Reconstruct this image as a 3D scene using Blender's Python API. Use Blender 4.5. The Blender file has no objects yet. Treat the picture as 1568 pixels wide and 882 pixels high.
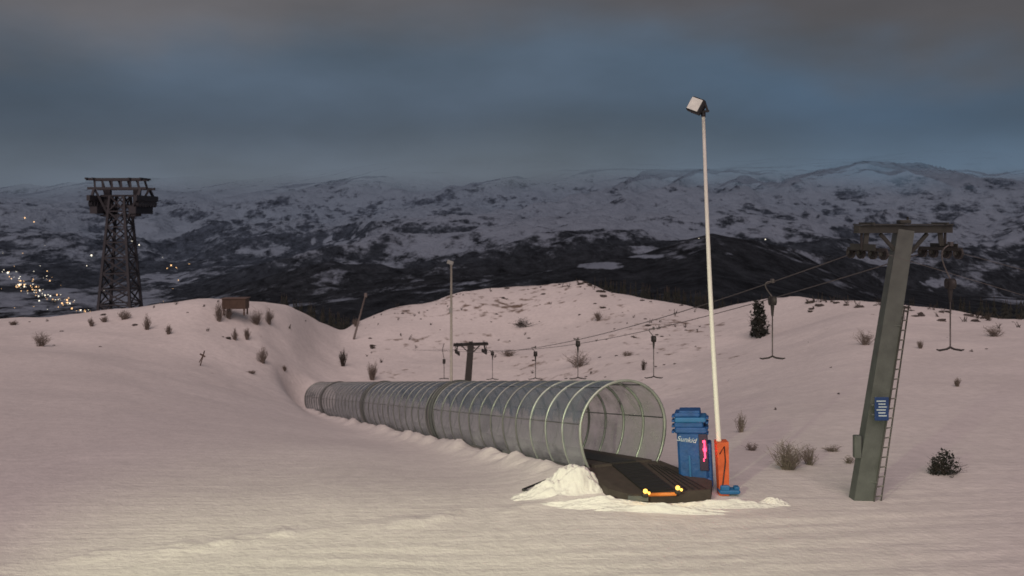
import bpy, math, random
import numpy as np
from mathutils import Vector, Matrix
random.seed(7); np.random.seed(7)
scene=bpy.context.scene
EYE=7.2; F=1400.0
# image pixel helpers: column u -> x at distance y, row v -> z at distance y
def X(u,y): return (u-784)/F*y
def Z(v,y): return EYE-(v-340)/F*y

# ------------------------------------------------------------------ noise
def hsh(i,j,s):
    v=np.sin(i*127.1+j*311.7+s*74.7)*43758.5453
    return v-np.floor(v)
def vn(x,y,s=0):
    x=np.asarray(x,float); y=np.asarray(y,float)
    i=np.floor(x); j=np.floor(y); f=x-i; g=y-j
    f=f*f*(3-2*f); g=g*g*(3-2*g)
    a=hsh(i,j,s); b=hsh(i+1,j,s); c=hsh(i,j+1,s); d=hsh(i+1,j+1,s)
    return (a*(1-f)+b*f)*(1-g)+(c*(1-f)+d*f)*g
def fbm(x,y,o=4,s=0):
    t=0;a=.5;n=0
    for k in range(o):
        t=t+a*(vn(x,y,s+k)-.5)*2; n+=a; a*=.5; x=x*2.03+3.1; y=y*2.03+1.7
    return t/n
def ss(a,b,x):
    t=np.clip((x-a)/(b-a),0,1); return t*t*(3-2*t)

# ------------------------------------------------------------------ material helpers
def newmat(name):
    m=bpy.data.materials.new(name); m.use_nodes=True
    nt=m.node_tree; nt.nodes.clear()
    out=nt.nodes.new('ShaderNodeOutputMaterial')
    return m,nt,out
def mat(name,col,rough=.6,metal=0,var=.25,scale=4,bump=0.0,bscale=20,emit=None,es=0):
    m,nt,out=newmat(name); N=nt.nodes; L=nt.links
    b=N.new('ShaderNodeBsdfPrincipled'); L.new(b.outputs[0],out.inputs[0])
    b.inputs['Roughness'].default_value=rough; b.inputs['Metallic'].default_value=metal
    tc=N.new('ShaderNodeNewGeometry')
    n=N.new('ShaderNodeTexNoise'); n.inputs['Scale'].default_value=scale; n.inputs['Detail'].default_value=6
    L.new(tc.outputs['Position'],n.inputs['Vector'])
    mx=N.new('ShaderNodeMixRGB'); mx.inputs[1].default_value=(*[c*(1-var) for c in col],1); mx.inputs[2].default_value=(*[min(1,c*(1+var)) for c in col],1)
    L.new(n.outputs['Fac'],mx.inputs[0]); L.new(mx.outputs[0],b.inputs['Base Color'])
    if bump>0:
        n2=N.new('ShaderNodeTexNoise'); n2.inputs['Scale'].default_value=bscale; n2.inputs['Detail'].default_value=4
        L.new(tc.outputs['Position'],n2.inputs['Vector'])
        bp=N.new('ShaderNodeBump'); bp.inputs['Strength'].default_value=bump; bp.inputs['Distance'].default_value=.05
        L.new(n2.outputs['Fac'],bp.inputs['Height']); L.new(bp.outputs[0],b.inputs['Normal'])
    if emit:
        b.inputs['Emission Color'].default_value=(*emit,1); b.inputs['Emission Strength'].default_value=es
    return m

class MB:
    def __init__(s): s.v=[];s.f=[];s.m=[];s.sm=[]
    def add(s,vs,fs,mi=0,smooth=False):
        o=len(s.v); s.v+= [tuple(a) for a in vs]
        for f in fs: s.f.append(tuple(o+i for i in f)); s.m.append(mi); s.sm.append(smooth)
    def box(s,c,size,mi=0,R=None,bev=0):
        hx,hy,hz=[a/2 for a in size]; c=Vector(c)
        vs=[]
        b=bev
        if b<=0:
            pts=[(x,y,z) for z in(-hz,hz) for x,y in((-hx,-hy),(hx,-hy),(hx,hy),(-hx,hy))]
            fs=[(3,2,1,0),(4,5,6,7),(0,1,5,4),(1,2,6,5),(2,3,7,6),(3,0,4,7)]
        else:
            def ring(z,k):
                X_=hx-k; Y_=hy-k; q=b
                return [(-X_+q,-Y_,z),(X_-q,-Y_,z),(X_,-Y_+q,z),(X_,Y_-q,z),(X_-q,Y_,z),(-X_+q,Y_,z),(-X_,Y_-q,z),(-X_,-Y_+q,z)]
            pts=ring(-hz,b*.7)+ring(-hz+b,0)+ring(hz-b,0)+ring(hz,b*.7)
            fs=[tuple(range(7,-1,-1)),tuple(range(24,32))]
            for r in range(3):
                for i in range(8):
                    j=(i+1)%8; fs.append((r*8+i,r*8+j,r*8+8+j,r*8+8+i))
        for p in pts:
            p=Vector(p)
            if R is not None: p=R@p
            vs.append(c+p)
        s.add(vs,fs,mi)
    def tube(s,pts,rad,mi=0,n=8,cap=True,smooth=True):
        pts=[Vector(p) for p in pts]
        if not hasattr(rad,'__len__'): rad=[rad]*len(pts)
        vs=[];fs=[]
        for k,p in enumerate(pts):
            d=(pts[min(k+1,len(pts)-1)]-pts[max(k-1,0)]).normalized()
            a=Vector((0,0,1)) if abs(d.z)<.9 else Vector((0,1,0))
            e1=d.cross(a).normalized(); e2=d.cross(e1)
            for i in range(n):
                t=2*math.pi*i/n; vs.append(p+(e1*math.cos(t)+e2*math.sin(t))*rad[k])
        for k in range(len(pts)-1):
            for i in range(n):
                j=(i+1)%n; fs.append((k*n+i,k*n+j,(k+1)*n+j,(k+1)*n+i))
        if cap: fs.append(tuple(range(n))); fs.append(tuple((len(pts)-1)*n+i for i in range(n-1,-1,-1)))
        s.add(vs,fs,mi,smooth)
    def beam(s,p0,p1,w,h,mi=0,w2=None,h2=None,up=(0,0,1)):
        p0=Vector(p0);p1=Vector(p1); d=(p1-p0).normalized(); u=Vector(up)
        if abs(d.dot(u))>.95: u=Vector((0,1,0))
        a=d.cross(u).normalized(); b=a.cross(d).normalized()
        w2=w if w2 is None else w2; h2=h if h2 is None else h2
        vs=[p0+a*sx*w/2+b*sy*h/2 for sx,sy in((-1,-1),(1,-1),(1,1),(-1,1))]+[p1+a*sx*w2/2+b*sy*h2/2 for sx,sy in((-1,-1),(1,-1),(1,1),(-1,1))]
        s.add(vs,[(3,2,1,0),(4,5,6,7),(0,1,5,4),(1,2,6,5),(2,3,7,6),(3,0,4,7)],mi)
    def lump(s,c,r,mi=0,n=8,m=5,j=.3,flat=.6):
        vs=[];fs=[]
        for a in range(1,m):
            ph=math.pi*a/m
            for i in range(n):
                t=2*math.pi*i/n; q=r*(1+random.uniform(-j,j))
                vs.append((c[0]+q*math.sin(ph)*math.cos(t),c[1]+q*math.sin(ph)*math.sin(t),c[2]+q*math.cos(ph)*flat))
        vs.append((c[0],c[1],c[2]+r*flat)); vs.append((c[0],c[1],c[2]-r*flat))
        for a in range(m-2):
            for i in range(n):
                k=(i+1)%n; fs.append((a*n+i,(a+1)*n+i,(a+1)*n+k,a*n+k))
        T=len(vs)-2
        for i in range(n):
            k=(i+1)%n; fs.append((T,i,k)); fs.append((T+1,(m-2)*n+k,(m-2)*n+i))
        s.add(vs,fs,mi,False)
    def obj(s,name,mats):
        me=bpy.data.meshes.new(name); me.from_pydata(s.v,[],s.f)
        for m in mats: me.materials.append(m)
        me.polygons.foreach_set('material_index',s.m); me.polygons.foreach_set('use_smooth',s.sm); me.update()
        o=bpy.data.objects.new(name,me); scene.collection.objects.link(o); return o

# ------------------------------------------------------------------ near terrain
cu=[-500,0,150,300,400,450,480,545,784,950,1100,1300,1568,2100]
ct=[[0,-.8,-1.2,-.8,-.7,-.6],[0,-1.0,-1.7,-1.7,-1.8,-1.7],[0,-1.1,-2.2,-2.4,-2.3,-1.7],[0,-1.2,-2.9,-4.0,-3.8,-2.1],
[0,-1.25,-3.4,-5.3,-5.6,-3.7],[0,-1.3,-3.7,-6.0,-6.6,-4.9],[.1,-1.35,-3.9,-6.4,-7.6,-6.6],[.1,-1.4,-4.2,-7.0,-8.5,-7.3],
[.2,-1.9,-5,-8,-9,-6.5],[.3,-1.7,-4.5,-6.3,-5.8,-4.3],[.1,-1.0,-3,-4.5,-4.6,-4],[0,-.6,-1.5,-1.6,-1.2,-.8],[0,-.5,-1.0,-1.1,-1.15,-1.3],[0,-.5,-1,-1.1,-1.2,-1.3]]
ct=np.array(ct)
cyu=[-500,300,400,450,480,545,784,890,950,1100,1300,1568,2100]; cyy=[80,83,88,94,101,112,125,122,115,105,90,80,80]
pv=[(-500,495),(0,492),(50,490),(100,485),(150,478),(200,473),(250,466),(300,459),(340,460),(400,461),(440,467),(465,481),(490,497),(520,509),(545,494),(600,472),(660,463),(700,447),(750,440),(800,437),(850,435),(870,434),(888,429),(905,436),(930,445),(980,455),(1010,462),(1060,472),(1090,477),(1140,465),(1180,458),(1220,455),(1280,458),(1350,463),(1400,470),(1450,476),(1500,484),(1568,488),(2100,492)]
NU=521; NY=700
US=np.linspace(-500,2100,NU); YS=np.linspace(-30,220,NY)
TAB=np.zeros((NU,NY))
CS=[np.interp(US,cu,ct[:,q]) for q in range(6)]
kk=np.hanning(31)[1:-1]; kk/=kk.sum()
CS=[np.convolve(np.pad(c,14,mode='edge'),kk,'valid') for c in CS]
CY=np.interp(US,cyu,cyy)
for k,u in enumerate(US):
    c=[CS[q][k] for q in range(6)]
    cy=CY[k]; cz=Z(np.interp(u,[a for a,b in pv],[b for a,b in pv]),cy)
    ky=[-30,8,18.5,24,35,50,65,65+(cy-65)*.33,65+(cy-65)*.67,cy,cy+10,cy+30,cy+100]
    kz=[.3,.15,0,c[0],c[1],c[2],c[3],c[4],c[5],cz,cz-1.0,cz-8,cz-60]
    TAB[k]=np.interp(YS,ky,kz)
def blur(a,n,ax):
    k=np.hanning(n+2)[1:-1]; k/=k.sum()
    pad=n//2; w=[(0,0),(0,0)]; w[ax]=(pad,pad)
    b=np.pad(a,w,mode='edge')
    return np.apply_along_axis(lambda r:np.convolve(r,k,'valid'),ax,b)
TAB=blur(TAB,21,1); TAB=blur(TAB,5,0)
TA=Vector((3.05,25,.48)); TB=Vector((-15.9,76,-8.5))
def ground(x,y):
    x=np.asarray(x,float); y=np.asarray(y,float)
    u=784+F*x/np.maximum(y,14.0)
    fu=np.clip((u-US[0])/(US[1]-US[0]),0,NU-1.001); fy=np.clip((y-YS[0])/(YS[1]-YS[0]),0,NY-1.001)
    i=fu.astype(int); j=fy.astype(int); f=fu-i; g=fy-j
    z=(TAB[i,j]*(1-f)+TAB[i+1,j]*f)*(1-g)+(TAB[i,j+1]*(1-f)+TAB[i+1,j+1]*f)*g
    far=ss(25,80,y)
    z=z+fbm(x/7,y/7,4,3)*(.06+.32*far)
    z=z+fbm(x/1.1,y/1.1,3,9)*(.018+.04*far)
    # packed plateau edge: a faint broken lip
    yr=22.7+.33*x+fbm(x/1.2,y*0+2,3,21)*.45
    w=ss(-14,-5,x)*(1-ss(1.0,2.2,x))*ss(-.5,.5,fbm(x/.9,y*0+5,3,23)+.1)
    z=z+w*(.075+.09*fbm(x/.3,y/.3,2,5))*np.exp(-((y-yr)/.35)**2)
    # old piste-machine tracks on the packed flat
    pk=(1-ss(20,22.5,y-.33*x))*ss(5,10,y)
    ph=(y-.10*x-.004*x*x)
    z=z+pk*(.010*np.sin(ph*9.0+2*fbm(x/4,y/4,2,71))*(.5+fbm(x/3,y/1.5,2,72))+.030*fbm(x/9,ph/.55,3,33))
    # bench carrying the conveyor tunnel
    ax,ay=TB.x-TA.x,TB.y-TA.y; L2=ax*ax+ay*ay
    s0=((x-TA.x)*ax+(y-TA.y)*ay)/L2
    s=np.clip(s0,-.005,1.05)
    d=np.hypot(x-(TA.x+ax*s),y-(TA.y+ay*s))
    w=np.exp(-(d/2.6)**4)*ss(-.035,0,s0)
    line=TA.z+(TB.z-TA.z)*s
    z=z*(1-w)+(line-.05+.05*fbm(x/.6,y/.6,2,31))*w
    side=((x-TA.x)*ay-(y-TA.y)*ax)/math.sqrt(L2)
    z=z+ .20*np.exp(-((side+1.45)/.35)**2)*(s>0.01)*(s<1)*(1+1.5*fbm(x/.8,y/.8,2,41))
    # hollow where the boarding deck stands
    w=np.exp(-(((x-3.9)/1.55)**4+((y-23.9)/1.1)**4))
    z=z*(1-w)+np.minimum(z,.16)*w
    return z
def g1(x,y): return float(ground(np.array([x]),np.array([y]))[0])
_ys=np.arange(17,135,.08)
def hit(u,v):
    x=X(u,_ys); d=ground(x,_ys)-Z(v,_ys)
    k=np.argmax(d>=0) if (d>=0).any() else int(np.argmax(d))
    return float(x[k]),float(_ys[k]),float(ground(x[k:k+1],_ys[k:k+1])[0])

def gridmesh(name,XX,YY,ZZ,material,attr=None):
    ny,nx=XX.shape
    vs=np.stack([XX.ravel(),YY.ravel(),ZZ.ravel()],1)
    idx=np.arange(ny*nx).reshape(ny,nx)
    fs=np.stack([idx[:-1,:-1].ravel(),idx[:-1,1:].ravel(),idx[1:,1:].ravel(),idx[1:,:-1].ravel()],1)
    me=bpy.data.meshes.new(name); me.from_pydata(vs.tolist(),[],fs.tolist())
    me.polygons.foreach_set('use_smooth',[True]*len(me.polygons))
    if attr:
        for k,a in attr.items():
            at=me.attributes.new(k,'FLOAT','POINT'); at.data.foreach_set('value',a.ravel().astype(np.float32))
    me.materials.append(material); me.update()
    o=bpy.data.objects.new(name,me); scene.collection.objects.link(o); return o

# snow material
def snowmat(name,col,dirt=True):
    m,nt,out=newmat(name); N=nt.nodes; L=nt.links
    b=N.new('ShaderNodeBsdfPrincipled'); L.new(b.outputs[0],out.inputs[0]); b.inputs['Roughness'].default_value=.85
    b.inputs['Specular IOR Level'].default_value=.2
    g=N.new('ShaderNodeNewGeometry')
    def noise(sc,det=5,vec=None):
        n=N.new('ShaderNodeTexNoise'); n.inputs['Scale'].default_value=sc; n.inputs['Detail'].default_value=det
        L.new(vec or g.outputs['Position'],n.inputs['Vector']); return n
    def ramp(a,b_,src):
        r=N.new('ShaderNodeMapRange'); r.interpolation_type='SMOOTHSTEP'
        r.inputs[1].default_value=a; r.inputs[2].default_value=b_; L.new(src,r.inputs[0]); return r
    n1=noise(.12,6); n2=noise(2.5,6)
    mx=N.new('ShaderNodeMixRGB'); mx.inputs[1].default_value=(*[c*.82 for c in col],1); mx.inputs[2].default_value=(*[min(1,c*1.12) for c in col],1)
    L.new(n1.outputs['Fac'],mx.inputs[0])
    m2=N.new('ShaderNodeMixRGB'); m2.blend_type='MULTIPLY'; m2.inputs[0].default_value=1
    r2=N.new('ShaderNodeMapRange'); r2.inputs[1].default_value=.3; r2.inputs[2].default_value=.7; r2.inputs[3].default_value=.92; r2.inputs[4].default_value=1.05
    L.new(n2.outputs['Fac'],r2.inputs[0]); L.new(mx.outputs[0],m2.inputs[1]); L.new(r2.outputs[0],m2.inputs[2])
    last=m2.outputs[0]
    if dirt:
        at=N.new('ShaderNodeAttribute'); at.attribute_name='veg'
        n3=noise(.9,10); n4=noise(.16,3)
        ad=N.new('ShaderNodeMath'); ad.operation='MULTIPLY_ADD'; ad.inputs[1].default_value=.7
        L.new(n4.outputs['Fac'],ad.inputs[0]); L.new(n3.outputs['Fac'],ad.inputs[2])
        ad2=N.new('ShaderNodeMath'); ad2.operation='MULTIPLY_ADD'; ad2.inputs[1].default_value=.18
        L.new(at.outputs['Fac'],ad2.inputs[0]); L.new(ad.outputs[0],ad2.inputs[2])
        r3=ramp(1.13,1.34,ad2.outputs[0])
        m3=N.new('ShaderNodeMixRGB'); m3.inputs[2].default_value=(.20,.15,.12,1)
        L.new(r3.outputs[0],m3.inputs[0]); L.new(last,m3.inputs[1]); last=m3.outputs[0]
    L.new(last,b.inputs['Base Color'])
    nb=noise(7,6); nb2=noise(45,3)
    mp=N.new('ShaderNodeMapping'); mp.inputs['Scale'].default_value=(.25,3.2,1); mp.inputs['Rotation'].default_value=(0,0,math.radians(-12))
    L.new(g.outputs['Position'],mp.inputs[0]); nb3=noise(1.1,3,mp.outputs[0])
    s1=N.new('ShaderNodeMath'); s1.operation='MULTIPLY_ADD'; s1.inputs[1].default_value=.3; L.new(nb2.outputs['Fac'],s1.inputs[0]); L.new(nb.outputs['Fac'],s1.inputs[2])
    s2=N.new('ShaderNodeMath'); s2.operation='MULTIPLY_ADD'; s2.inputs[1].default_value=1.0; L.new(nb3.outputs['Fac'],s2.inputs[0]); L.new(s1.outputs[0],s2.inputs[2])
    bp=N.new('ShaderNodeBump'); bp.inputs['Strength'].default_value=.4; bp.inputs['Distance'].default_value=.08
    L.new(s2.outputs[0],bp.inputs['Height']); L.new(bp.outputs[0],b.inputs['Normal'])
    return m
SNOW=snowmat('snow_slope',(.80,.757,.745))
SNOWC=snowmat('snow_clean',(.84,.83,.80),False)

xs=np.unique(np.round(np.concatenate([np.arange(-170,-24,.8),np.arange(-24,17,.17),np.arange(17,170,.8)]),3))
ys=np.unique(np.round(np.concatenate([np.arange(-25,12,1.0),np.arange(12,31,.11),np.arange(31,100,.42),np.arange(100,215,.9)]),3))
XX,YY=np.meshgrid(xs,ys); ZZ=ground(XX,YY)
UU=784+F*XX/np.maximum(YY,14)
veg=ss(55,85,YY)*(ss(520,600,UU)*(1-ss(1100,1180,UU))*1.0+ .5*ss(1180,1260,UU)+.3*(1-ss(430,520,UU)))
veg=veg+ss(100,125,YY)*.4
gridmesh('snow_ground',XX,YY,ZZ,SNOW,{'veg':veg})

# ------------------------------------------------------------------ mountains
by=[150,300,600,1500,3000,4500,6000,8000,10000,12500,15000]
bc={-500:[900,690,560,520,480,450,400,340,315,300,330],
0:[900,690,560,530,500,474,432,322,312,286,330],
150:[900,690,560,540,505,482,442,362,318,278,330],
270:[900,690,560,535,500,470,440,390,320,274,330],
400:[900,690,560,525,485,452,418,360,308,274,330],
600:[900,690,560,510,462,425,390,326,278,252,300],
784:[900,690,560,500,440,412,380,320,276,248,290],
980:[900,690,560,480,408,392,368,318,278,250,290],
1090:[900,690,550,466,376,378,362,318,278,250,290],
1200:[900,690,550,480,402,394,370,318,274,244,290],
1350:[900,690,550,500,447,425,388,322,266,236,280],
1568:[900,690,550,510,470,430,382,314,260,228,280],
2100:[900,690,550,510,470,430,385,325,275,246,280]}
bu=sorted(bc); barr=np.array([bc[k] for k in bu],float)
def mountz(x,y):
    x=np.asarray(x,float);y=np.asarray(y,float)
    u=784+F*x/y
    vk=np.stack([np.interp(u,bu,barr[:,q]) for q in range(len(by))],-1)
    ly=np.log(np.array(by)); l=np.log(y)
    k=np.clip(np.searchsorted(ly,l)-1,0,len(by)-2)
    f=(l-ly[k])/(ly[k+1]-ly[k]); f=np.clip(f,0,1)
    v0=np.take_along_axis(vk,k[...,None],-1)[...,0]; v1=np.take_along_axis(vk,(k+1)[...,None],-1)[...,0]
    v=v0*(1-f)+v1*f
    z=Z(v,y)
    a=(x*.8+y*.6); b=(-x*.6+y*.8)
    wx=fbm(x/2500,y/2500,3,90)*900
    rid=1-np.abs(fbm((a+wx)/2000,(b+wx)/1050,6,50))*2.4
    amp=.017*y*ss(500,5000,y)
    amp=amp*(1-.75*ss(.2,.36,-x/y)*(1-ss(6500,8000,y))*ss(3000,4500,y))
    amp=amp*(1-.75*ss(9000,11500,y))
    z=z+(rid-.5)*amp*1.5+fbm(x/420,y/420,5,60)*amp*.5+fbm(x/2600,y/2600,2,66)*amp*.9
    return z
T_=np.linspace(-.95,.95,900); Y_=np.exp(np.concatenate([np.linspace(math.log(150),math.log(2500),110)[:-1],np.linspace(math.log(2500),math.log(12400),400)]))
TT,BY=np.meshgrid(T_,Y_); BX=TT*BY; BZ=mountz(BX,BY)
UB=784+F*TT; VB=340+F*(EYE-BZ)/BY
gy,gx=np.gradient(BZ); DY=np.gradient(BY,axis=0); DX=np.gradient(BX,axis=1)
sx=gx/DX; sy=gy/DY
alt=BZ+fbm(BX/900,BY/900,4,80)*220
snow=ss(-400,30,alt)*ss(4600,6300,BY)
snow=snow-.75*np.clip(sy*1.1+sx*.7-.10,0,.6)*ss(5000,6500,BY)*(1-.6*ss(250,520,BZ))
snow=snow+.40*fbm((BX*.8+BY*.6)/1300,(-BX*.6+BY*.8)/330,5,77)*ss(5000,7000,BY)
snow=np.clip(snow,0,1)
vall=ss(2800,4200,BY)*ss(-.30,-.40,TT)*(1-ss(5600,6800,BY))
snow=np.maximum(snow,vall*(.46+.6*fbm(BX/230,BY/420,4,97)))
snow=np.maximum(snow,.20*ss(2000,3200,BY)+.62*fbm(BX/340,BY/300,5,99)*ss(2000,3200,BY))
def patch(u0,v0,ru,rv,s):
    global snow
    q=np.sqrt(((UB-u0)/ru)**2+((VB-v0)/rv)**2)+1.5*fbm(BX/70,BY/110,4,int(u0))
    snow=np.maximum(snow,s*(1-ss(.5,1.2,q)))
for p in [(90,449,36,7,.8),(25,425,30,7,.75),(30,470,40,12,.75),(245,426,40,12,.78),(60,470,40,9,.7),(918,407,26,4,.72),(1140,388,30,4,.66),(1010,394,30,4,.6),(1435,432,30,7,.6),(520,372,34,9,.8)]: patch(*p)
m,nt,out=newmat('mountain_side'); N=nt.nodes; L=nt.links
b=N.new('ShaderNodeBsdfDiffuse')
tr=N.new('ShaderNodeBsdfTransparent'); mixs=N.new('ShaderNodeMixShader')
g=N.new('ShaderNodeNewGeometry'); sep=N.new('ShaderNodeSeparateXYZ'); L.new(g.outputs['Position'],sep.inputs[0])
at=N.new('ShaderNodeAttribute'); at.attribute_name='snow'
def nz(sc,det,rough=.6,mp=None):
    n=N.new('ShaderNodeTexNoise'); n.inputs['Scale'].default_value=sc; n.inputs['Detail'].default_value=det; n.inputs['Roughness'].default_value=rough
    if mp:
        q=N.new('ShaderNodeMapping'); q.inputs['Scale'].default_value=mp; q.inputs['Rotation'].default_value=(0,0,.5); L.new(g.outputs['Position'],q.inputs[0]); L.new(q.outputs[0],n.inputs['Vector'])
    else: L.new(g.outputs['Position'],n.inputs['Vector'])
    return n
def mth(op,a,b_,c=None):
    q=N.new('ShaderNodeMath'); q.operation=op
    for i,w in enumerate((a,b_,c)):
        if w is None: continue
        if isinstance(w,(int,float)): q.inputs[i].default_value=w
        else: L.new(w,q.inputs[i])
    return q.outputs[0]
def mr(src,a,b_,c=0,d=1,sm=True):
    r=N.new('ShaderNodeMapRange'); r.interpolation_type='SMOOTHSTEP' if sm else 'LINEAR'
    for i,w in enumerate((a,b_,c,d)): r.inputs[i+1].default_value=w
    L.new(src,r.inputs[0]); return r.outputs[0]
na=nz(.0032,10,.66,(1,.55,2.2)); nb_=nz(.014,7,.74,(1,.5,1.5))
comb=mth('ADD',mth('MULTIPLY',na.outputs['Fac'],2.6),mth('MULTIPLY',nb_.outputs['Fac'],1.7))
sm_=mth('ADD',mth('MULTIPLY_ADD',at.outputs['Fac'],1.15,-2.15),comb)
fac=mr(sm_,.36,.88)
far=mr(sep.outputs['Y'],3500,11500,0,1)  # aerial haze painted in: base colours turn bluer with distance
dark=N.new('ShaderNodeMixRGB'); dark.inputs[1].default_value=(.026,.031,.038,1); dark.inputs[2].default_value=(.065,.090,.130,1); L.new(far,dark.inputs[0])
hazed_snow=N.new('ShaderNodeMixRGB'); hazed_snow.inputs[1].default_value=(.25,.30,.38,1); hazed_snow.inputs[2].default_value=(.200,.275,.37,1); L.new(far,hazed_snow.inputs[0])  # dim blue dusk light painted into the snow colour as well
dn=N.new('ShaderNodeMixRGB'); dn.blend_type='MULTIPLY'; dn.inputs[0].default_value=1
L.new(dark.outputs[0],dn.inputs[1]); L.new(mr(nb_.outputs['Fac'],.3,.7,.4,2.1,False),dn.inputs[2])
mc=N.new('ShaderNodeMixRGB'); L.new(fac,mc.inputs[0]); L.new(dn.outputs[0],mc.inputs[1]); L.new(hazed_snow.outputs[0],mc.inputs[2])
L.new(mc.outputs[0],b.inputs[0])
bp=N.new('ShaderNodeBump'); bp.inputs['Strength'].default_value=1.0; bp.inputs['Distance'].default_value=110; L.new(na.outputs['Fac'],bp.inputs['Height']); L.new(bp.outputs[0],b.inputs['Normal'])
# summits swallowed by the cloud base
nc=nz(.0009,4,.5)
tz=mth('MULTIPLY_ADD',nc.outputs['Fac'],340,sep.outputs['Z'])
L.new(mr(tz,420,860,0,.96),mixs.inputs[0]); L.new(b.outputs[0],mixs.inputs[1]); L.new(tr.outputs[0],mixs.inputs[2]); L.new(mixs.outputs[0],out.inputs[0])
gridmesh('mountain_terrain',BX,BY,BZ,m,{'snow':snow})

# village lights
_yb=np.exp(np.linspace(math.log(2500),math.log(9000),1500))
def bhit(u,v):
    x=X(u,_yb); d=mountz(x,_yb)-Z(v,_yb)
    k=int(np.argmax(d>=0)) if (d>=0).any() else int(np.argmax(d))
    return float(x[k]),float(_yb[k]),float(mountz(x[k:k+1],_yb[k:k+1])[0])
vl=MB()
def lamp(u,v,r=1.0,mi=0):
    x,y,z=bhit(u,v); q=y*.00050*r
    vl.lump((x,y,z+q*1.3),q,mi,6,4,0,1)
for k in range(80):
    t=random.random()**.8; lamp(10+t*125+random.gauss(0,5),426+t*54+random.gauss(0,4),random.choice([.5,.6,.8,1.0,1.6]),random.choice([0,0,1]))
for k in range(34): lamp(random.uniform(0,80),random.uniform(412,450),random.uniform(.4,1.1),random.choice([0,1]))
for k in range(26): lamp(random.uniform(0,290),random.uniform(375,475),random.uniform(.35,.7),random.choice([0,1]))
for a in [(140,393,2.0,1),(133,408,1,1),(202,372,1.3,1),(213,377,1.5,1),(206,374,1,1),(38,335,1.5,0),(52,341,1.2,0),(262,408,1.7,0),(270,411,1,0),(273,430,1,0),(245,467,1.2,0),(256,412,1,0),(12,420,2.2,1),(30,438,2.2,1),(60,462,1.6,1),(95,466,1.8,0),(110,474,1.8,0),(1172,368,1.3,1),(1070,366,.7,1),(290,405,.7,0)]:
    lamp(*a)
vl.obj('village_lights',[mat('sodium_lamp',(.8,.5,.2),emit=(1,.6,.28),es=1.7),mat('white_lamp',(.8,.8,.7),emit=(1,.93,.75),es=1.5)])

# ------------------------------------------------------------------ common materials
STEEL=mat('galvanised_steel',(.120,.135,.125),.6,.2,.4,3,.2,30)
DSTEEL=mat('dark_steel',(.045,.042,.042),.6,.3,.3,3)
MSTEEL=mat('weathered_beam_steel',(.060,.062,.056),.6,.2,.3,4)
BLACK=mat('black_rubber',(.02,.02,.022),.6)
WHITEP=mat('white_paint',(.80,.79,.74),.5,0,.10,1.5)
CAB=mat('steel_cable',(.13,.12,.12),.5,.5)

# ------------------------------------------------------------------ conveyor tunnel
ax=(TB-TA); TL=ax.length; d=ax.normalized(); sdir=Vector((d.y,-d.x,0)).normalized(); up=Vector((0,0,1))
def prof(th,ex=0.0):
    c=math.cos(th); s_=math.sin(th)
    r=1.31+ex
    return (r*c, 1.1+((1.3+ex)*s_ if s_>=0 else 1.72*s_))
TH=[math.radians(-40+260*i/36) for i in range(37)]
def tp(s,th,ex=0): 
    a,h=prof(th,ex); return TA+d*s+sdir*a+up*h
m,nt,out=newmat('polycarbonate_sheet'); N=nt.nodes; L=nt.links
tr=N.new('ShaderNodeBsdfTransparent'); tr.inputs[0].default_value=(.84,.86,.87,1)
gl=N.new('ShaderNodeBsdfGlossy'); gl.inputs['Color'].default_value=(.58,.63,.68,1); gl.inputs['Roughness'].default_value=.26
df=N.new('ShaderNodeBsdfDiffuse'); df.inputs[0].default_value=(.40,.41,.40,1)
g=N.new('ShaderNodeNewGeometry'); n=N.new('ShaderNodeTexNoise'); n.inputs['Scale'].default_value=1.5; n.inputs['Detail'].default_value=6; L.new(g.outputs['Position'],n.inputs['Vector'])
m1=N.new('ShaderNodeMixShader'); m2=N.new('ShaderNodeMixShader')
r=N.new('ShaderNodeMapRange'); r.inputs[1].default_value=.35; r.inputs[2].default_value=.65; r.inputs[3].default_value=.18; r.inputs[4].default_value=.58; L.new(n.outputs['Fac'],r.inputs[0])
L.new(r.outputs[0],m1.inputs[0]); L.new(tr.outputs[0],m1.inputs[1]); L.new(df.outputs[0],m1.inputs[2])
lw=N.new('ShaderNodeLayerWeight'); lw.inputs[0].default_value=.35
ra=N.new('ShaderNodeMapRange'); ra.inputs[3].default_value=.10; ra.inputs[4].default_value=.6; L.new(lw.outputs['Fresnel'],ra.inputs[0])
n3=N.new('ShaderNodeTexNoise'); n3.inputs['Scale'].default_value=1.1; L.new(g.outputs['Position'],n3.inputs['Vector'])
bp=N.new('ShaderNodeBump'); bp.inputs['Strength'].default_value=.6; bp.inputs['Distance'].default_value=.2; L.new(n3.outputs['Fac'],bp.inputs['Height']); L.new(bp.outputs[0],gl.inputs['Normal'])
L.new(ra.outputs[0],m2.inputs[0]); L.new(m1.outputs[0],m2.inputs[1]); L.new(gl.outputs[0],m2.inputs[2]); L.new(m2.outputs[0],out.inputs[0])
POLY=m
RIB=mat('aluminium_rib',(.22,.23,.22),.35,.6,.3,2)
RIM_LIT_RIB=mat('tunnel_rim_and_lit_ribs',(.38,.41,.38),.4,.4,.6,2.5)
BAND=mat('tunnel_joint_band',(.12,.13,.13),.5,.3,.2)
DECK=mat('conveyor_deck',(.060,.048,.042),.75,0,.4,5,.3,30)
tn=bpy.data.objects.new('conveyor_tunnel',None); scene.collection.objects.link(tn)
gm=MB()
nseg=88; vs=[];fs=[]
for i in range(nseg+1):
    for th in TH: vs.append(tp(TL*i/nseg,th,-.015))
n_=len(TH)
for i in range(nseg):
    for k in range(n_-1): fs.append((i*n_+k,i*n_+k+1,(i+1)*n_+k+1,(i+1)*n_+k))
gm.add(vs,fs,0,True)
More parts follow.
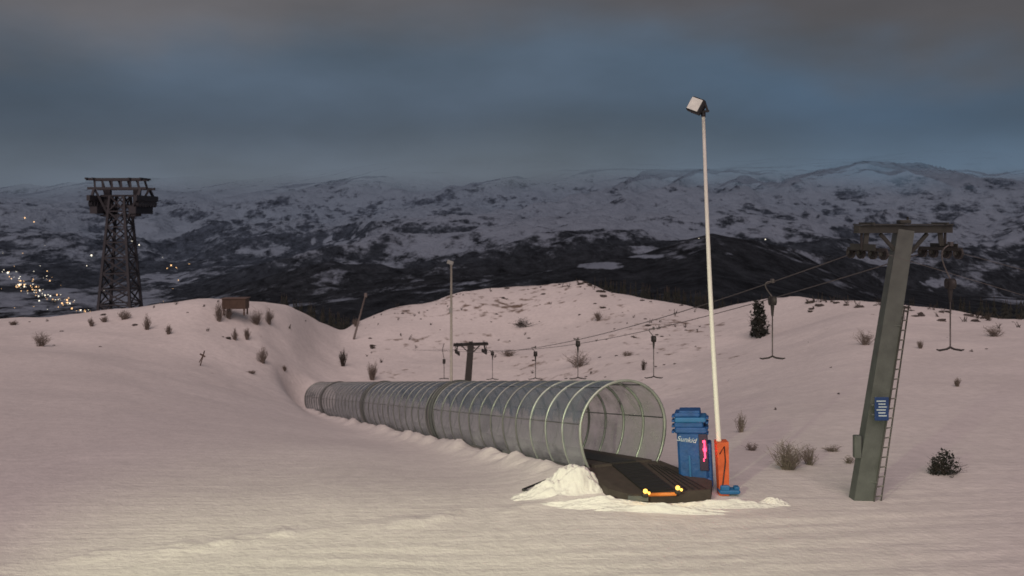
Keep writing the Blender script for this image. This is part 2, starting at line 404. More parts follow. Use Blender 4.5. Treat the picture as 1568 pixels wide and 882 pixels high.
o=gm.obj('clear_panels',[POLY]); o.parent=tn
rb=MB()
def strip(s0,s1,e0,e1,mi):
    vs=[];fs=[]
    for th in TH:
        vs+= [tp(s0,th,e0),tp(s1,th,e0),tp(s1,th,e1),tp(s0,th,e1)]
    for k in range(len(TH)-1):
        for q in range(4):
            r_=(q+1)%4; fs.append((k*4+q,k*4+r_,(k+1)*4+r_,(k+1)*4+q))
    rb.add(vs,fs,mi,True)
s_=1.25; i=0
while s_<TL-.5:
    i+=1
    strip(s_-.024,s_+.024,-.055,.008,2 if i<=3 else 0); s_+=1.25  # first ribs take the paler rim metal: highlights near the opening painted in
strip(-.02,.06,-.05,.02,2)
strip(TL-.12,TL+.05,-.08,.035,0)
for s0 in (15.6,30.7,46.3): strip(s0-.42,s0+.42,.0,.035,1); strip(s0-.05,s0+.05,.035,.06,0)
for th in (-38,8,62,118,172,218):
    t=math.radians(th)
    for i in range(8):
        a=TL*i/8; b_=TL*(i+1)/8
        rb.tube([tp(a,t,-.02),tp(b_,t,-.02)],.018 if th not in(-38,218) else .05,0,6)
o=rb.obj('arch_ribs',[RIB,BAND,RIM_LIT_RIB]); o.parent=tn
bt=MB()
bt.beam(TA+up*.07,TB+up*.07,1.75,.16,0); bt.beam(TA+up*.16+d*.0,TB+up*.16,.75,.03,1)
o=bt.obj('conveyor_belt',[DECK,BLACK]); o.parent=tn
# boarding deck
dk=MB()
poly=[(1.93,24.65,.57),(4.12,25.42,.57),(5.22,23.85,.45),(5.05,23.25,.40),(3.0,22.85,.38),(2.45,23.3,.40)]
nn=len(poly)
vs=[Vector(p) for p in poly]+[Vector(p)-up*.3 for p in poly]
dk.add(vs,[tuple(range(nn-1,-1,-1)),tuple(range(nn,2*nn))]+[(i,(i+1)%nn,(i+1)%nn+nn,i+nn) for i in range(nn)],0)
A_=Vector((3.1,24.98,.60)); B_=Vector((3.72,23.05,.425))
dk.beam(A_,B_,.8,.03,1)
for i in range(9):
    p=A_.lerp(B_,(i+.5)/9)+up*.018; dk.beam(p-sdir*.38,p+sdir*.38,.03,.012,1)
for i in range(1,6):
    q=i/6; dk.beam(Vector((3.62+.25*q*4.2*.6,25.1-.3*q,.585-.02*q)),Vector((4.1+q*1.0,23.15+.05*q,.425+.01*q)),.02,.012,1)
dk.tube([(3.36,22.8,.40),(4.10,22.86,.40)],.045,2,10)
dk.beam((2.9,22.86,.30),(3.4,22.80,.30),.05,.12,3)
YEL=mat('amber_lamp',(.9,.5,.1),emit=(1,.58,.12),es=1.6); ORB=mat('orange_bar',(.62,.2,.04),.5,emit=(1,.3,.05),es=.08)
LC=((3.32,22.78,.47),(4.14,22.86,.53))
for c in LC:
    dk.box((c[0],c[1],c[2]-.07),(.15,.12,.10),1,None,.02)
    dk.lump((c[0],c[1]-.02,c[2]+.03),.06,4,10,6,.0,1); dk.lump((c[0]+.09,c[1]-.02,c[2]-.02),.04,4,8,5,.0,1)
o=dk.obj('boarding_platform',[DECK,BLACK,ORB,BAND,YEL])
for c in LC:
    ld=bpy.data.lights.new('amber_glow','POINT'); ld.energy=1.2; ld.color=(1,.6,.15); ld.shadow_soft_size=.06
    lo=bpy.data.objects.new('amber_glow',ld); lo.location=(c[0],c[1]-.17,c[2]+.08); scene.collection.objects.link(lo); lo.parent=o
eb=MB(); 
p0=Vector((X(800,24.0),24.0,g1(X(800,24.0),24.0)+.05)); p1=Vector((X(898,24.7),24.7,.62))
eb.tube([p0,p0.lerp(p1,.5)+up*.02,p1],.03,0,8); eb.tube([p0,p0+Vector((.35,-.35,.0))],.03,0,8)
eb.box(((p0+p1)/2-up*.02),(.14,.1,.06),0,None,.01)
eb.obj('edging_pipe',[BLACK])

# snow piles
def pile(name,cx,cy,rx,ry,h,rot=0,seed=0,n=80):
    q=np.linspace(-1.25,1.25,n); A,B=np.meshgrid(q,q)
    r=np.sqrt(A*A+B*B)*(1+.3*fbm(A*2.2+seed,B*2.2,3,seed))
    H=h*(1-ss(.1,1.1,r))*(1+.6*fbm(A*3.0+seed,B*3.0,4,seed+3))+h*.22*np.abs(fbm(A*6,B*6,4,seed+7))*(r<1)-.03*(r>1.12)-.10*ss(1.05,1.25,r)
    xx=A*rx; yy=B*ry; c,s__=math.cos(rot),math.sin(rot)
    PX=cx+xx*c-yy*s__; PY=cy+xx*s__+yy*c
    return gridmesh(name,PX,PY,ground(PX,PY)+H,SNOWC)
pile('snow_pile',X(876,23.8),23.85,.9,.6,.44,.15,1)
pile('snow_pile',X(838,23.6),23.6,.85,.4,.22,.1,8)
pile('snow_pile',X(925,22.8),22.75,1.3,.25,.18,.0,5)
pile('snow_pile',X(1110,22.9),22.97,1.3,.24,.15,.08,12)
pile('snow_pile',X(1185,23.3),23.3,.4,.2,.13,-.1,15)
pile('snow_pile',X(1010,22.45),22.45,1.5,.22,.15,0,18)
# ------------------------------------------------------------------ control cabinet
BLUE=mat('blue_padding',(.012,.075,.25),.55,0,.45,5,.4,7); BLUE2=mat('blue_light',(.02,.14,.34),.5,0,.3); 
RED=mat('red_signal',(.8,.05,.1),emit=(1,.06,.16),es=2.2); DP=mat('dark_panel',(.03,.02,.05),.4); WT=mat('white_letters',(.5,.6,.65),.5)
cb=bpy.data.objects.new('lift_control_cabinet',None); scene.collection.objects.link(cb)
bx=MB(); cx=4.80; cy=24.45
gz=.19
Rt=Matrix.Rotation(math.radians(-14),3,'Z')@Matrix.Rotation(math.radians(-3),3,'Y')
R=Matrix.Rotation(math.radians(-14),3,'Z')
def C(a,b_,h): return Vector((cx,cy,gz))+R@Vector((a,b_,0))+Vector((0,0,h))
bx.box(C(0.05,0,.78),(.78,.62,1.36),0,Rt,.06)
bx.box(C(0,0,1.50),(.86,.70,.16),0,Rt,.04)
bx.box(C(-.06,0,1.64),(.76,.62,.14),0,Rt,.03)
bx.box(C(-.02,0,1.775),(.82,.68,.13),1,Rt,.03)
bx.box(C(-.10,0,1.89),(.68,.56,.11),0,Rt,.03)
bx.box(C(-.05,0,1.97),(.56,.5,.07),0,Rt,.02)
for sx_ in (-1,1):
    for h in (1.42,1.57,1.71,1.83): bx.box(C(sx_*.44-.03,-.1,h),(.08,.3,.055),0,Rt,.015)
bx.box(C(.33,-.33,.95),(.22,.05,.95),3,Rt,.01)
bx.box(C(-.02,-.335,.55),(.05,.02,.60),1,Rt,.004)
bx.box(C(.48,.02,.66),(.12,.5,1.0),0,Rt,.03)
bx.box(C(.47,-.1,.15),(.2,.4,.25),0,Rt,.04)
bx.box(C(.36,-.365,1.04),(.045,.03,.48),2,Rt,.008); bx.box(C(.34,-.37,1.24),(.08,.04,.06),2,Rt,.01); bx.box(C(.36,-.37,1.03),(.09,.04,.09),2,Rt,.01); bx.box(C(.34,-.365,.76),(.035,.03,.08),2,Rt,.005)
o=bx.obj('padded_housing',[BLUE,BLUE2,RED,DP]); o.parent=cb
tc=bpy.data.curves.new('lettering','FONT'); tc.body='Sunkid'; tc.size=.19; tc.shear=.3; tc.extrude=.003; tc.align_x='CENTER'
to=bpy.data.objects.new('lettering',tc); tc.materials.append(WT); scene.collection.objects.link(to)
to.rotation_euler=(math.radians(90),math.radians(4),math.radians(-14)); to.location=C(-.12,-.325,1.20); to.parent=cb
ld=bpy.data.lights.new('red_glow','POINT'); ld.energy=3; ld.color=(1,.05,.15); ld.shadow_soft_size=.06
lo=bpy.data.objects.new('red_glow',ld); lo.location=C(.38,-.5,1.05); scene.collection.objects.link(lo); lo.parent=cb

# ------------------------------------------------------------------ floodlight pole
fp=MB(); bxp=X(1106,24.0); bz=g1(bxp,24.0)
top=Vector((X(1077,24),24,Z(176,24))); bot=Vector((bxp,24,bz))
pts=[bot.lerp(top,t)+Vector((-.05*math.sin(math.pi*t),0,0)) for t in np.linspace(0,1,14)]
fp.tube(pts,[.075-.032*t for t in np.linspace(0,1,14)],0,12)
OR=mat('orange_padding',(.60,.11,.035),.6,0,.4,4,.45,7)
fp.beam(bot+Vector((.02,-.02,-.05)),bot+Vector((-.03,-.02,1.40)),.25,.30,1,.31,.34,(0,1,0))
fp.tube([bot+Vector((-.05,-.21,.2)),bot+Vector((.03,-.22,.9)),bot+Vector((0,-.21,1.3)),bot+Vector((-.12,-.21,1.1))],.015,4,6)
fp.box(bot+Vector((.14,-.12,.12)),(.54,.34,.10),2,None,.03); fp.box(bot+Vector((.02,-.22,.22)),(.24,.14,.14),2,None,.03); fp.box(bot+Vector((.34,-.12,.20)),(.14,.2,.08),2,None,.02)
Rl=Matrix.Rotation(math.radians(-42),3,'Z')@Matrix.Rotation(math.radians(22),3,'Y')@Matrix.Rotation(math.radians(-18),3,'X')
hc=top+Vector((-.20,-.05,.24))
fp.box(hc,(.40,.16,.40),4,Rl,.03); fp.box(hc+Rl@Vector((0,-.095,0)),(.33,.03,.33),3,Rl,.008)
fp.box(hc+Rl@Vector((.02,.16,-.02)),(.26,.2,.28),4,Rl,.04)
for i in range(5): fp.box(hc+Rl@Vector((-.12+.06*i,.12,.0)),(.012,.12,.38),4,Rl)
fp.tube([top+Vector((0,0,-.05)),top+Vector((0,0,.12))],.06,4,10)
fp.beam(top+Vector((-.14,0,.08)),top+Vector((.14,0,.10)),.12,.05,4); fp.beam(top+Vector((.12,0,.08)),top+Vector((.05,.02,.32)),.05,.03,4)
GLS=mat('lamp_glass',(.6,.58,.54),.2,0,.35,7,emit=(1,.95,.85),es=.15)
fp.obj('floodlight_pole',[WHITEP,OR,BLUE2,GLS,BLACK])

# ------------------------------------------------------------------ drag lift pylons
def pylon(base,topc,half,dirv,w0,w1,ladder=False):
    p=MB(); base=Vector(base); topc=Vector(topc); dirv=Vector(dirv); dirv.z=0; dirv.normalize(); sd=Vector((dirv.y,-dirv.x,0))
    if sd.x<0: sd=-sd
    p.beam(base-up*.6,topc,w0,w0*.7,0,w1,w1*.8,(0,1,0))
    p.beam(topc-sd*half+up*.02,topc+sd*half+up*.02,.20,.20,3)
    p.beam(topc-sd*half*.98+up*.14,topc+sd*half*.98+up*.14,.34,.03,3)
    p.box(topc+up*.21,(.3,.25,.10),3,None,.02); 
    p.tube([topc+Vector((.1,0,.2)),topc+Vector((.1,0,.34))],.03,3,6)
    for q in (-1,1):
        e=topc+sd*q*half*.78
        p.beam(topc+sd*q*.2-up*.6,topc+sd*q*half*.5-up*.1,.08,.08,3)
        p.beam(e-up*.05,e-up*.42+sd*q*.05,.12,.06,3)
        p.beam(e+sd*q*.16-up*.05,e+sd*q*.16-up*.5,.05,.05,1)
        p.beam(e-dirv*.75-up*.50,e+dirv*.75-up*.50,.10,.09,1)
        for k in (-.66,-.24,.24,.66):
            c=e+dirv*k-up*.60
            p.tube([c-sd*.04,c+sd*.04],.15,1,14); p.tube([c-sd*.07,c+sd*.07],.05,3,8)
        p.beam(e-dirv*.5-up*.44+sd*q*.12,e+dirv*.5-up*.44+sd*q*.12,.03,.16,3)
        p.beam(e+up*.17-dirv*.3,e+up*.17+dirv*.3,.05,.05,3)
    if ladder:
        a=base+Vector((.33,-.22,.0)); b_=base.lerp(topc,.72)+Vector((.27,-.2,0))
        for o_ in (0,1): p.tube([a+Vector((o_*.22,o_*.1,0)),b_+Vector((o_*.15,o_*.1,0))],.022,2,6)
        for i in range(20):
            c=a.lerp(b_,(i+.5)/20); p.tube([c,c+Vector((.22-.07*i/20,.1,0))],.019,4,5)
        for t in (.1,.45,.9):
            c=a.lerp(b_,t); p.beam(c,c+Vector((-.2,.05,0)),.03,.03,0)
        c=base.lerp(topc,.20)+Vector((-.31,-.12,0)); p.box(c,(.18,.18,.58),0,None,.02)
    return p
PW=mat('ladder_steel',(.09,.09,.085),.6,.2); PW2=mat('ladder_rung',(.22,.22,.20),.5,.1)
ld_=(-13.5,50,0)
gb=g1(X(1315,23.8),23.8)
B0=(X(1314,23.8),23.8,gb); T0=(X(1384,23.8),23.8,Z(352,23.8))
p=pylon(B0,T0,1.43,ld_,.54,.42,True)
p.obj('drag_lift_pylon',[STEEL,DSTEEL,PW,MSTEEL,PW2])
# sign
sg=MB(); c=Vector((X(1350,23.4),23.4,Z(626,23.4)))
sg.box(c,(.36,.03,.60),0,None,.008)
for i in range(6): sg.box(c+Vector((.0+.02*((i*7)%3-1),-.018,.2-.075*i)),(.24-.03*((i*5)%3),.006,.03),1)
sg.box(c+Vector((-.1,.07,.1)),(.3,.10,.04),2); sg.box(c+Vector((-.1,.07,-.15)),(.3,.10,.04),2)
sg.obj('information_sign',[mat('sign_blue',(.02,.055,.17),.4),WT,STEEL])
T1=(X(721,74),74,Z(528,74))
p=pylon((X(712,74),74,g1(X(712,74),74)),T1,1.43,ld_,.62,.48,False); p.obj('drag_lift_pylon',[DSTEEL,DSTEEL,PW,DSTEEL])

# cables and hangers
def armp(T,q):
    sd=Vector((50,13.5,0)).normalized(); return Vector(T)+sd*q*1.43*.78-up*.47
cab={}
cm=MB()
for q in (-1,1):
    a=armp(T0,q); b_=armp(T1,q)
    def f(t,a=a,b_=b_,q=q):
        p=a.lerp(b_,t); p.z-=4*(.95 if q<0 else .85)*t*(1-t) if 0<=t<=1 else 0; return p
    cab[q]=f
    cm.tube([f(i/24) for i in range(25)],.015,0,6)
    e=a+Vector((13.5,-50,0))*.7; e.z=.6
    cm.tube([a,e],.005,0,6)
    bb=b_+Vector((-13.5,50,0))*.45; bb.z=g1(bb.x,bb.y)+1.2
    cm.tube([b_,bb],.015,0,6)
cm.obj('lift_cable',[CAB])
def hanger(q,u,zT,zB,bw=.84):
    f=cab[q]; best=min([(abs(784+F*f(t).x/f(t).y-u),t) for t in np.linspace(-.02,1,800)])[1]
    p=f(best); h=MB()
    x,y=p.x,p.y
    h.box(p+up*.03,(.08,.2,.12),0,None,.01)
    pts=[p]; 
    for k in range(1,9):
        a=k/8; pts.append(Vector((x-.22*math.sin(a*math.pi)*(1 if a<1 else 0),y,p.z+.10*math.sin(a*3.1)-(p.z-zB-.16)*a**1.3)))
    h.tube(pts,.02,0,6)
    h.tube([Vector((x-.10,y,zB+.05)),Vector((x+.10,y,zB+.05))],.14,1,14); h.box((x,y,zB+.03),(.22,.2,.24),1,None,.04)
    h.beam((x,y,zB-.10),(x,y,zB-.42),.10,.10,1,.05,.05)
    h.tube([(x,y,zB-.4),(x,y,zT+.05)],.02,2,6)
    h.tube([(x-bw/2,y,zT-.01),(x-bw*.4,y-.01,zT-.03),(x-.1,y,zT-.0),(x,y,zT+.05),(x+.1,y,zT),(x+bw*.4,y,zT-.03),(x+bw/2,y,zT-.01)],[.016,.027,.027,.035,.027,.027,.016],1,8)
    h.obj('t_bar_hanger',[CAB,DSTEEL,CAB])
hanger(-1,1182,3.06,4.75,.78); hanger(1,1456,3.9,5.55,.72)
hanger(1,1001,.09,1.8); hanger(-1,885,-.53,1.13); hanger(-1,820,-1.77,-.40); hanger(-1,754,-3.5,-1.8)
h=MB(); x,y=X(680,80),80
h.tube([(x,y,-3.4),(x-.15,y,-4),(x,y,-4.8)],.03,0,6); h.box((x,y,-5.0),(.25,.25,.4),1,None,.04); h.tube([(x,y,-5),(x,y,-6.5)],.03,0,6); h.tube([(x-.42,y,-6.52),(x,y,-6.48),(x+.42,y,-6.52)],.04,1,6)
h.obj('t_bar_hanger',[CAB,DSTEEL])

# ------------------------------------------------------------------ distant lamp pole, leaning poles, marker
lp=MB(); y=86; x=X(691,y); lp.tube([(x,y,g1(x,y)-.2),(x,y,Z(404,y))],[.14,.09],0,8)
lp.box((x-.1,y,Z(402,y)),(.6,.3,.35),1,Matrix.Rotation(.3,3,'Y'),.04); lp.box((x-.05,y,Z(475,y)),(.3,.2,.5),1,None,.03)
lp.obj('lamp_post',[mat('pole_grey',(.42,.42,.36),.5),mat('lamp_housing',(.3,.32,.3),.5)])
lp=MB(); y=104; x0,x1=X(541,y),X(560,y); lp.tube([(x0,y,g1(x0,y)-.2),(x1,y,Z(450,y))],[.13,.08],0,8); lp.box((x1,y,Z(452,y)),(.3,.3,.5),0,None,.04)
lp.obj('wooden_pole',[mat('weathered_wood',(.16,.14,.13),.8)])
WOOD=mat('brown_wood',(.09,.06,.045),.8,0,.35,3)
x,y,z=hit(306,560); mk=MB(); mk.tube([(x,y,z-.1),(x+.36,y,z+1.15)],.045,0,6); mk.box((x+.22,y-.03,z+.80),(.46,.03,.12),0,Matrix.Rotation(.5,3,'Y')); mk.beam((x-.05,y,z+.25),(x+.33,y,z+.95),.04,.06,0)
mk.obj('marker_post',[WOOD])
y=82.5; x=X(361,y); z=max(g1(x,y),Z(474,y)); sh=MB()
sh.box((x,y,z+.55),(2.1,1.2,.9),0,None,.02)
for i in range(9): sh.box((x-.95+.2375*i,y-.62,z+.55),(.2,.03,.88),0)
sh.beam((x-1.15,y,z+1.03),(x+1.15,y,z+1.06),1.4,.06,1)
for q in (-.9,.9):
    for r_ in (-.5,.5): sh.box((x+q,y+r_,z-.2),(.12,.12,.6),0)
sh.obj('wooden_shed',[WOOD,mat('shed_roof',(.14,.10,.085),.8)])

# ------------------------------------------------------------------ cableway tower on the left
ct_=MB(); y=170
def GP(u,v,dy=0): return Vector((X(u,y),y+dy,Z(v,y)))
zb=Z(560,y)
legs0=[(-5,-3.2),(5,-3.2),(5,3.2),(-5,3.2)]; c0=X(184,y)
def leg(i,t):
    a=Vector((c0+legs0[i][0]*.75,y+legs0[i][1],zb)); b_=Vector((c0+legs0[i][0]*.26,y+legs0[i][1]*.45,Z(300,y))); return a.lerp(b_,t)
for i in range(4): ct_.beam(leg(i,0),leg(i,1),.5,.5,0,.4,.4)
for j in range(11):
    t0=j/11; t1=(j+1)/11
    for i in range(4):
        q=(i+1)%4
        ct_.beam(leg(i,t0),leg(q,t1),.22,.22,0); ct_.beam(leg(q,t0),leg(i,t1),.22,.22,0); ct_.beam(leg(i,t1),leg(q,t1),.22,.22,0)
ct_.beam(GP(138,275,-1.5),GP(223,275,-1.5),.5,.45,0); ct_.beam(GP(138,275,1.5),GP(223,275,1.5),.5,.45,0); ct_.beam(GP(142,289,-2),GP(231,289,-2),.5,.45,0); ct_.beam(GP(142,289,2),GP(231,289,2),.5,.45,0)
for u in (150,162,176,190,204,216): ct_.beam(GP(u,274,-1.5),GP(u+3,289,-2),.3,.3,0); ct_.beam(GP(u,274,1.5),GP(u+3,289,2),.3,.3,0)
for u in (140,150,205,222): ct_.beam(GP(u,274,-2.4),GP(u,274,2.4),.3,.3,0)
for u0,u1 in ((152,172),(222,200)):
    for dy in (-2,2):
        ct_.beam(GP(u0,289,dy),GP(u1,335,dy*.5),.4,.4,0); ct_.beam(GP(u0,289,dy),GP(u0+2,306,dy*2),.4,.4,0)
    for q in range(7): 
        c=GP(u0+2,312,-3.6+1.2*q); ct_.tube([c-Vector((.35,0,0)),c+Vector((.35,0,0))],.62,0,12)
    ct_.beam(GP(u0+2,304,-5),GP(u0+2,304,5),.6,1.0,0); ct_.beam(GP(u0+(6 if u0<180 else -6),322,-4),GP(u0+(6 if u0<180 else -6),322,4),1.3,1.3,0)
for u in (165,210): ct_.beam(GP(u,290,0),GP(u,330,0),1.2,.8,0)
for v in (300,316,330): ct_.beam(GP(158,v,-1),GP(218,v,-1),.4,.35,0)
ct_.obj('cableway_tower',[mat('tower_steel',(.044,.044,.052),.7)])

# ------------------------------------------------------------------ vegetation
TW=mat('twig_bark',(.18,.15,.13),.9); TWD=mat('dark_twig',(.05,.042,.035),.9); NED=mat('conifer_needles',(.022,.026,.022),.9,0,.5,3)
def shrub(u,v,h,w=None,dense=1.0,dark=False,needles=False):
    x,y,z=hit(u,v); h=h*y/F; w=(w*y/F if w else h*.8); b=MB()
    rr=.003+.00014*y
    for k in range(int(38*dense)):
        a=random.uniform(0,6.283); sp=random.random()**.7*w*.5; hh=h*random.uniform(.45,1.0)*(1-.35*(sp/(w*.5+.01)))*(.8 if needles else 1)
        bx0=random.uniform(-.15,.15)*w; by0=random.uniform(-.15,.15)*w
        p0=Vector((x+bx0,y+by0,z-.05)); p2=Vector((x+math.cos(a)*sp+bx0,y+math.sin(a)*sp+by0,z+hh)); p1=p0.lerp(p2,.5)+Vector((random.uniform(-.12,.12)*w,0,hh*.08))
        b.tube([p0,p1,p2],[rr*1.6,rr*1.1,rr*.5],0,4,False,False)
        for s_ in range(6):
            q=p1.lerp(p2,random.random()) if random.random()<.6 else p0.lerp(p1,random.uniform(.4,1)); e=q+Vector((random.uniform(-.25,.25)*w,random.uniform(-.2,.2)*w,random.uniform(.0,.22)*h))
            b.tube([q,e],[rr*.7,rr*.35],0,3,False,False)
    if needles:
        for k in range(int(560*dense)):
            a=random.uniform(0,6.283); sp=random.random()**.5*w*.5; t=random.random()
            sp*=(1-.6*t**1.5)*(.75+.25*math.sin(a*3+t*9))
            c=Vector((x+math.cos(a)*sp,y+math.sin(a)*sp,z+t*h*random.uniform(.8,1.02))); r=h*random.uniform(.03,.07)
            d1=Vector((random.gauss(0,1),random.gauss(0,1),random.gauss(0,.6))).normalized()*r*1.3; d2=Vector((random.gauss(0,1),random.gauss(0,1),random.gauss(0,1))).normalized()*r*.8
            b.add([c-d1,c+d2,c+d1,c-d2],[(0,1,2,3)],1)
    b.obj('juniper_bush' if needles else 'bare_shrub',[TWD if dark or needles else TW,NED])
for a in [(62,530,24,30),(140,500,14),(190,489,16,20),(225,505,26,12),(258,512,16,12),(335,492,34,20),(350,488,24,14),(360,521,20,10),(378,520,22,12),(402,556,27,18),(412,497,30,16),(393,497,26),(435,568,9,10),(570,582,34,18,1.3),(545,500,14),(885,562,30,44,.9),(916,491,16,14),(780,545,12,26,.7),(1325,528,24,36,.9),(1466,592,15,12),(1522,515,18,28),(1135,662,34,20,.7),(1410,534,14,12),(1240,712,34,34,.9),(1150,690,14,24,.6),(1275,692,12,30,.6),(1300,710,14,20,.6),(960,545,9,20,.6),(20,498,8,14),(160,493,10,12),(385,572,5,18,.6)]:
    shrub(*a)
shrub(1208,719,50,56,2.2); shrub(525,561,30,12,1.2,True); shrub(985,567,18,8,.8,True)
shrub(1162,516,56,42,.8,True,True); shrub(1448,727,38,54,.8,True,True); shrub(800,500,13,40,.5,True,True); shrub(1430,727,26,26,.4,True,True); shrub(478,606,6,14,.3,True,True)
# rocks and tufts breaking through the snow
rk=MB()
def tuft(u,y,s):
    x=X(u,y); z=g1(x,y)
    if random.random()<.55: rk.lump((x,y,z+s*.05),s,random.choice([0,1]),7,4,.4,.4)
    else:
        for k in range(7):
            rk.tube([(x+random.uniform(-1,1)*s*.4,y+random.uniform(-.3,.3),z-.05),(x+random.uniform(-1,1)*s,y,z+s*random.uniform(.6,1.6))],[.03,.012],1,3,False,False)
for k in range(90):
    u=random.uniform(560,1095); c=np.interp(u,cyu,cyy); tuft(u,c-abs(random.gauss(0,12)),random.choice([.1,.12,.16,.22,.36]))
for k in range(25):
    u=random.uniform(600,1100); tuft(u,random.uniform(74,95),random.choice([.1,.15,.2]))
for k in range(75):
    u=random.uniform(1230,1568) if k<60 else random.uniform(1568,1800); c=np.interp(u,cyu,cyy); tuft(u,c-abs(random.gauss(0,3)),random.choice([.12,.2,.3,.45]))
for k in range(22):
    u=random.uniform(-60,470); c=np.interp(u,cyu,cyy); tuft(u,c-abs(random.gauss(0,6)),random.choice([.1,.15,.25,.3]))
for k in range(9):
    u=random.uniform(1110,1568); tuft(u,random.uniform(34,75),random.choice([.05,.08,.1]))
for k in range(10):
    u=random.uniform(860,930); c=np.interp(u,cyu,cyy); tuft(u,c-abs(random.gauss(0,2)),.45)
rk.obj('rocks_and_grass_tufts',[mat('dark_rock',(.07,.06,.056),.9),TWD])
# spruce forest beyond the crests
def conifer(b,x,y,z,h,w):
    b.tube([(x,y,z),(x,y,z+h)],[h*.018,h*.004],0,5,False)
    nt_=10
    for t in range(nt_):
        f=t/nt_; zz=z+h*(.12+.86*f); r=w*(1-f)**.85*random.uniform(.8,1.15)+.05
        n=8
        for i in range(n):
            a=6.283*(i+random.random()*.8)/n; q=r*random.uniform(.55,1.15); a2=a+.32; a0=a-.32
            b.add([(x,y,zz+h*.05),(x+math.cos(a0)*q*.6,y+math.sin(a0)*q*.6,zz-h*.02),(x+math.cos(a)*q,y+math.sin(a)*q,zz-h*.05),(x+math.cos(a2)*q*.6,y+math.sin(a2)*q*.6,zz-h*.02)],[(0,1,2,3)],1)
fr=MB()
def grove(n,u0,u1,y0,y1,va,vb,hmin=6,hmax=13):
    for k in range(n):
        u=random.uniform(u0,u1); y=random.uniform(y0,y1); v=np.interp(u,[u0,u1],[va,vb])+abs(random.gauss(0,9))-3
        h=random.uniform(hmin,hmax); zt=Z(v,y); conifer(fr,X(u,y),y,zt-h,h,h*random.uniform(.2,.28))
grove(55,430,545,112,150,448,488,5,9); grove(75,905,1100,135,170,424,450,7,12); grove(10,600,700,130,160,466,450,5,8)
grove(30,1470,1640,95,140,455,458,5,9); grove(26,1100,1260,125,170,455,450,5,8); grove(26,1250,1480,110,150,452,460,4,7)
grove(18,-60,130,110,140,490,486,5,9)
fr.obj('spruce_forest',[TWD,NED])

# ------------------------------------------------------------------ camera, world, lights
cam=bpy.data.cameras.new('camera'); co=bpy.data.objects.new('camera',cam); scene.collection.objects.link(co)
co.location=(0,0,EYE); co.rotation_euler=(math.radians(90),0,0); cam.sensor_width=36; cam.lens=36*F/1568
cam.shift_y=-(441-340)/1568; cam.clip_end=60000; cam.clip_start=.1
cam.dof.use_dof=True; cam.dof.focus_distance=11; cam.dof.aperture_fstop=2.2   # cheap webcam, slightly soft lens
scene.camera=co
w=bpy.data.worlds.new('World'); scene.world=w; w.use_nodes=True; nt=w.node_tree; nt.nodes.clear(); N=nt.nodes; L=nt.links
out=N.new('ShaderNodeOutputWorld'); bg=N.new('ShaderNodeBackground'); L.new(bg.outputs[0],out.inputs[0])
sky=N.new('ShaderNodeTexSky'); sky.sky_type='NISHITA'; sky.sun_disc=False; sky.sun_elevation=math.radians(3); sky.sun_rotation=math.radians(200)
tc=N.new('ShaderNodeTexCoord'); sep=N.new('ShaderNodeSeparateXYZ'); L.new(tc.outputs['Generated'],sep.inputs[0])
def nzw(sc,det,msc):
    mp=N.new('ShaderNodeMapping'); mp.inputs['Scale'].default_value=msc; mp.inputs['Rotation'].default_value=(0,.12,0); L.new(tc.outputs['Generated'],mp.inputs[0])
    n=N.new('ShaderNodeTexNoise'); n.inputs['Scale'].default_value=sc; n.inputs['Detail'].default_value=det; n.inputs['Roughness'].default_value=.5; L.new(mp.outputs[0],n.inputs['Vector']); return n.outputs['Fac']
n1=nzw(1.3,3,(1.6,1.6,4)); n2=nzw(3.0,6,(1.3,1.3,3.4)); n4=nzw(3.0,4,(1.2,1.2,2.2))
zw=mth('MULTIPLY_ADD',mth('SUBTRACT',n1,.5),.07,sep.outputs['Z'])
cr=N.new('ShaderNodeValToRGB'); L.new(mr(zw,-.05,.35,0,1,False),cr.inputs[0]); cr.color_ramp.interpolation='B_SPLINE'
def P_(z): return (z+.05)/.40
els=[(-.05,(.06,.078,.105)),(0.0,(.085,.112,.155)),(.035,(.102,.134,.182)),(.055,(.098,.130,.180)),(.095,(.047,.067,.106)),(.14,(.060,.087,.135)),(.20,(.080,.112,.164)),(.26,(.088,.103,.134)),(.34,(.085,.085,.09))]
cr.color_ramp.elements[0].position=P_(els[0][0]); cr.color_ramp.elements[0].color=(*els[0][1],1)
cr.color_ramp.elements[1].position=P_(els[-1][0]); cr.color_ramp.elements[1].color=(*els[-1][1],1)
for z,c in els[1:-1]:
    e=cr.color_ramp.elements.new(P_(z)); e.color=(*c,1)
bl=N.new('ShaderNodeMixRGB'); bl.blend_type='MULTIPLY'; bl.inputs[2].default_value=(.76,.98,1.12,1); L.new(mr(sep.outputs['X'],-.05,.45),bl.inputs[0]); L.new(cr.outputs[0],bl.inputs[1])
ab=mth('ABSOLUTE',mth('ADD',sep.outputs['X'],.02),0)
mk_=mth('ADD',mth('MULTIPLY_ADD',ab,.17,zw),mth('MULTIPLY',mth('SUBTRACT',n4,.5),.14))
cl=mr(mk_,.195,.28)
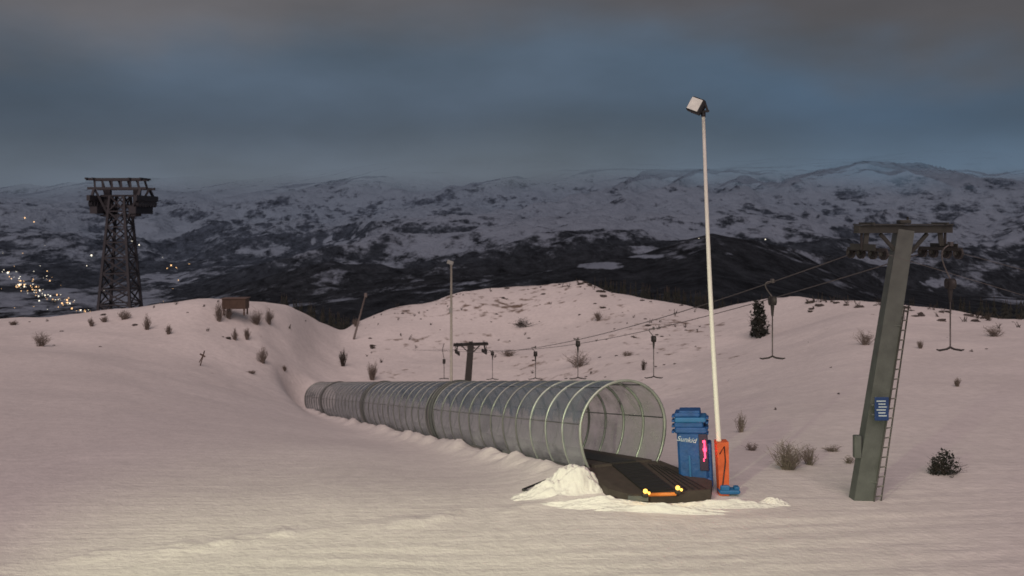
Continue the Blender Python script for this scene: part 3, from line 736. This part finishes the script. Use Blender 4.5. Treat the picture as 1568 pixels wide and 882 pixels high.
lr=mr(sep.outputs['X'],-.4,.35)
cc=N.new('ShaderNodeMixRGB'); cc.inputs[1].default_value=(.112,.105,.116,1); cc.inputs[2].default_value=(.070,.063,.072,1); L.new(lr,cc.inputs[0])
mxw=N.new('ShaderNodeMixRGB'); L.new(cl,mxw.inputs[0]); L.new(bl.outputs[0],mxw.inputs[1]); L.new(cc.outputs[0],mxw.inputs[2])
mul=N.new('ShaderNodeMixRGB'); mul.blend_type='MULTIPLY'; mul.inputs[0].default_value=1; L.new(mxw.outputs[0],mul.inputs[1]); L.new(mr(n2,.25,.75,.76,1.24,False),mul.inputs[2])
sk=N.new('ShaderNodeMixRGB'); sk.blend_type='ADD'; sk.inputs[0].default_value=.010; L.new(mul.outputs[0],sk.inputs[1]); L.new(sky.outputs[0],sk.inputs[2])
L.new(sk.outputs[0],bg.inputs[0]); bg.inputs[1].default_value=1.0

sd=bpy.data.lights.new('sun','SUN'); sd.energy=1.56; sd.color=(1,.765,.71); sd.angle=math.radians(50)
so=bpy.data.objects.new('sun',sd); scene.collection.objects.link(so); so.rotation_euler=Vector((.08,.72,-.70)).to_track_quat('-Z','Y').to_euler()
# assumed piste floodlight, unseen, on an added mast beside the viewpoint (lights packed snow)
fl=MB(); fl.tube([(-7.5,-1,-.1),(-7.5,-1,8.4)],[.09,.06],0,10); fl.box((-7.4,-.75,8.5),(.5,.2,.4),1,Matrix.Rotation(math.radians(-35),3,'X'),.03)
fo=fl.obj('added_lamp_mast',[WHITEP,BLACK])
sp=bpy.data.lights.new('assumed_piste_lamp','SPOT'); sp.energy=14500; sp.color=(.90,1,.60); sp.spot_size=math.radians(60); sp.spot_blend=.8; sp.shadow_soft_size=.2
so=bpy.data.objects.new('assumed_piste_lamp',sp); scene.collection.objects.link(so); so.location=(-7.4,-.5,8.3); so.rotation_euler=(Vector((-2.6,15.8,0))-Vector(so.location)).to_track_quat('-Z','Y').to_euler(); so.parent=fo
scene.view_settings.view_transform='Standard'; scene.view_settings.look='None'; scene.view_settings.exposure=0
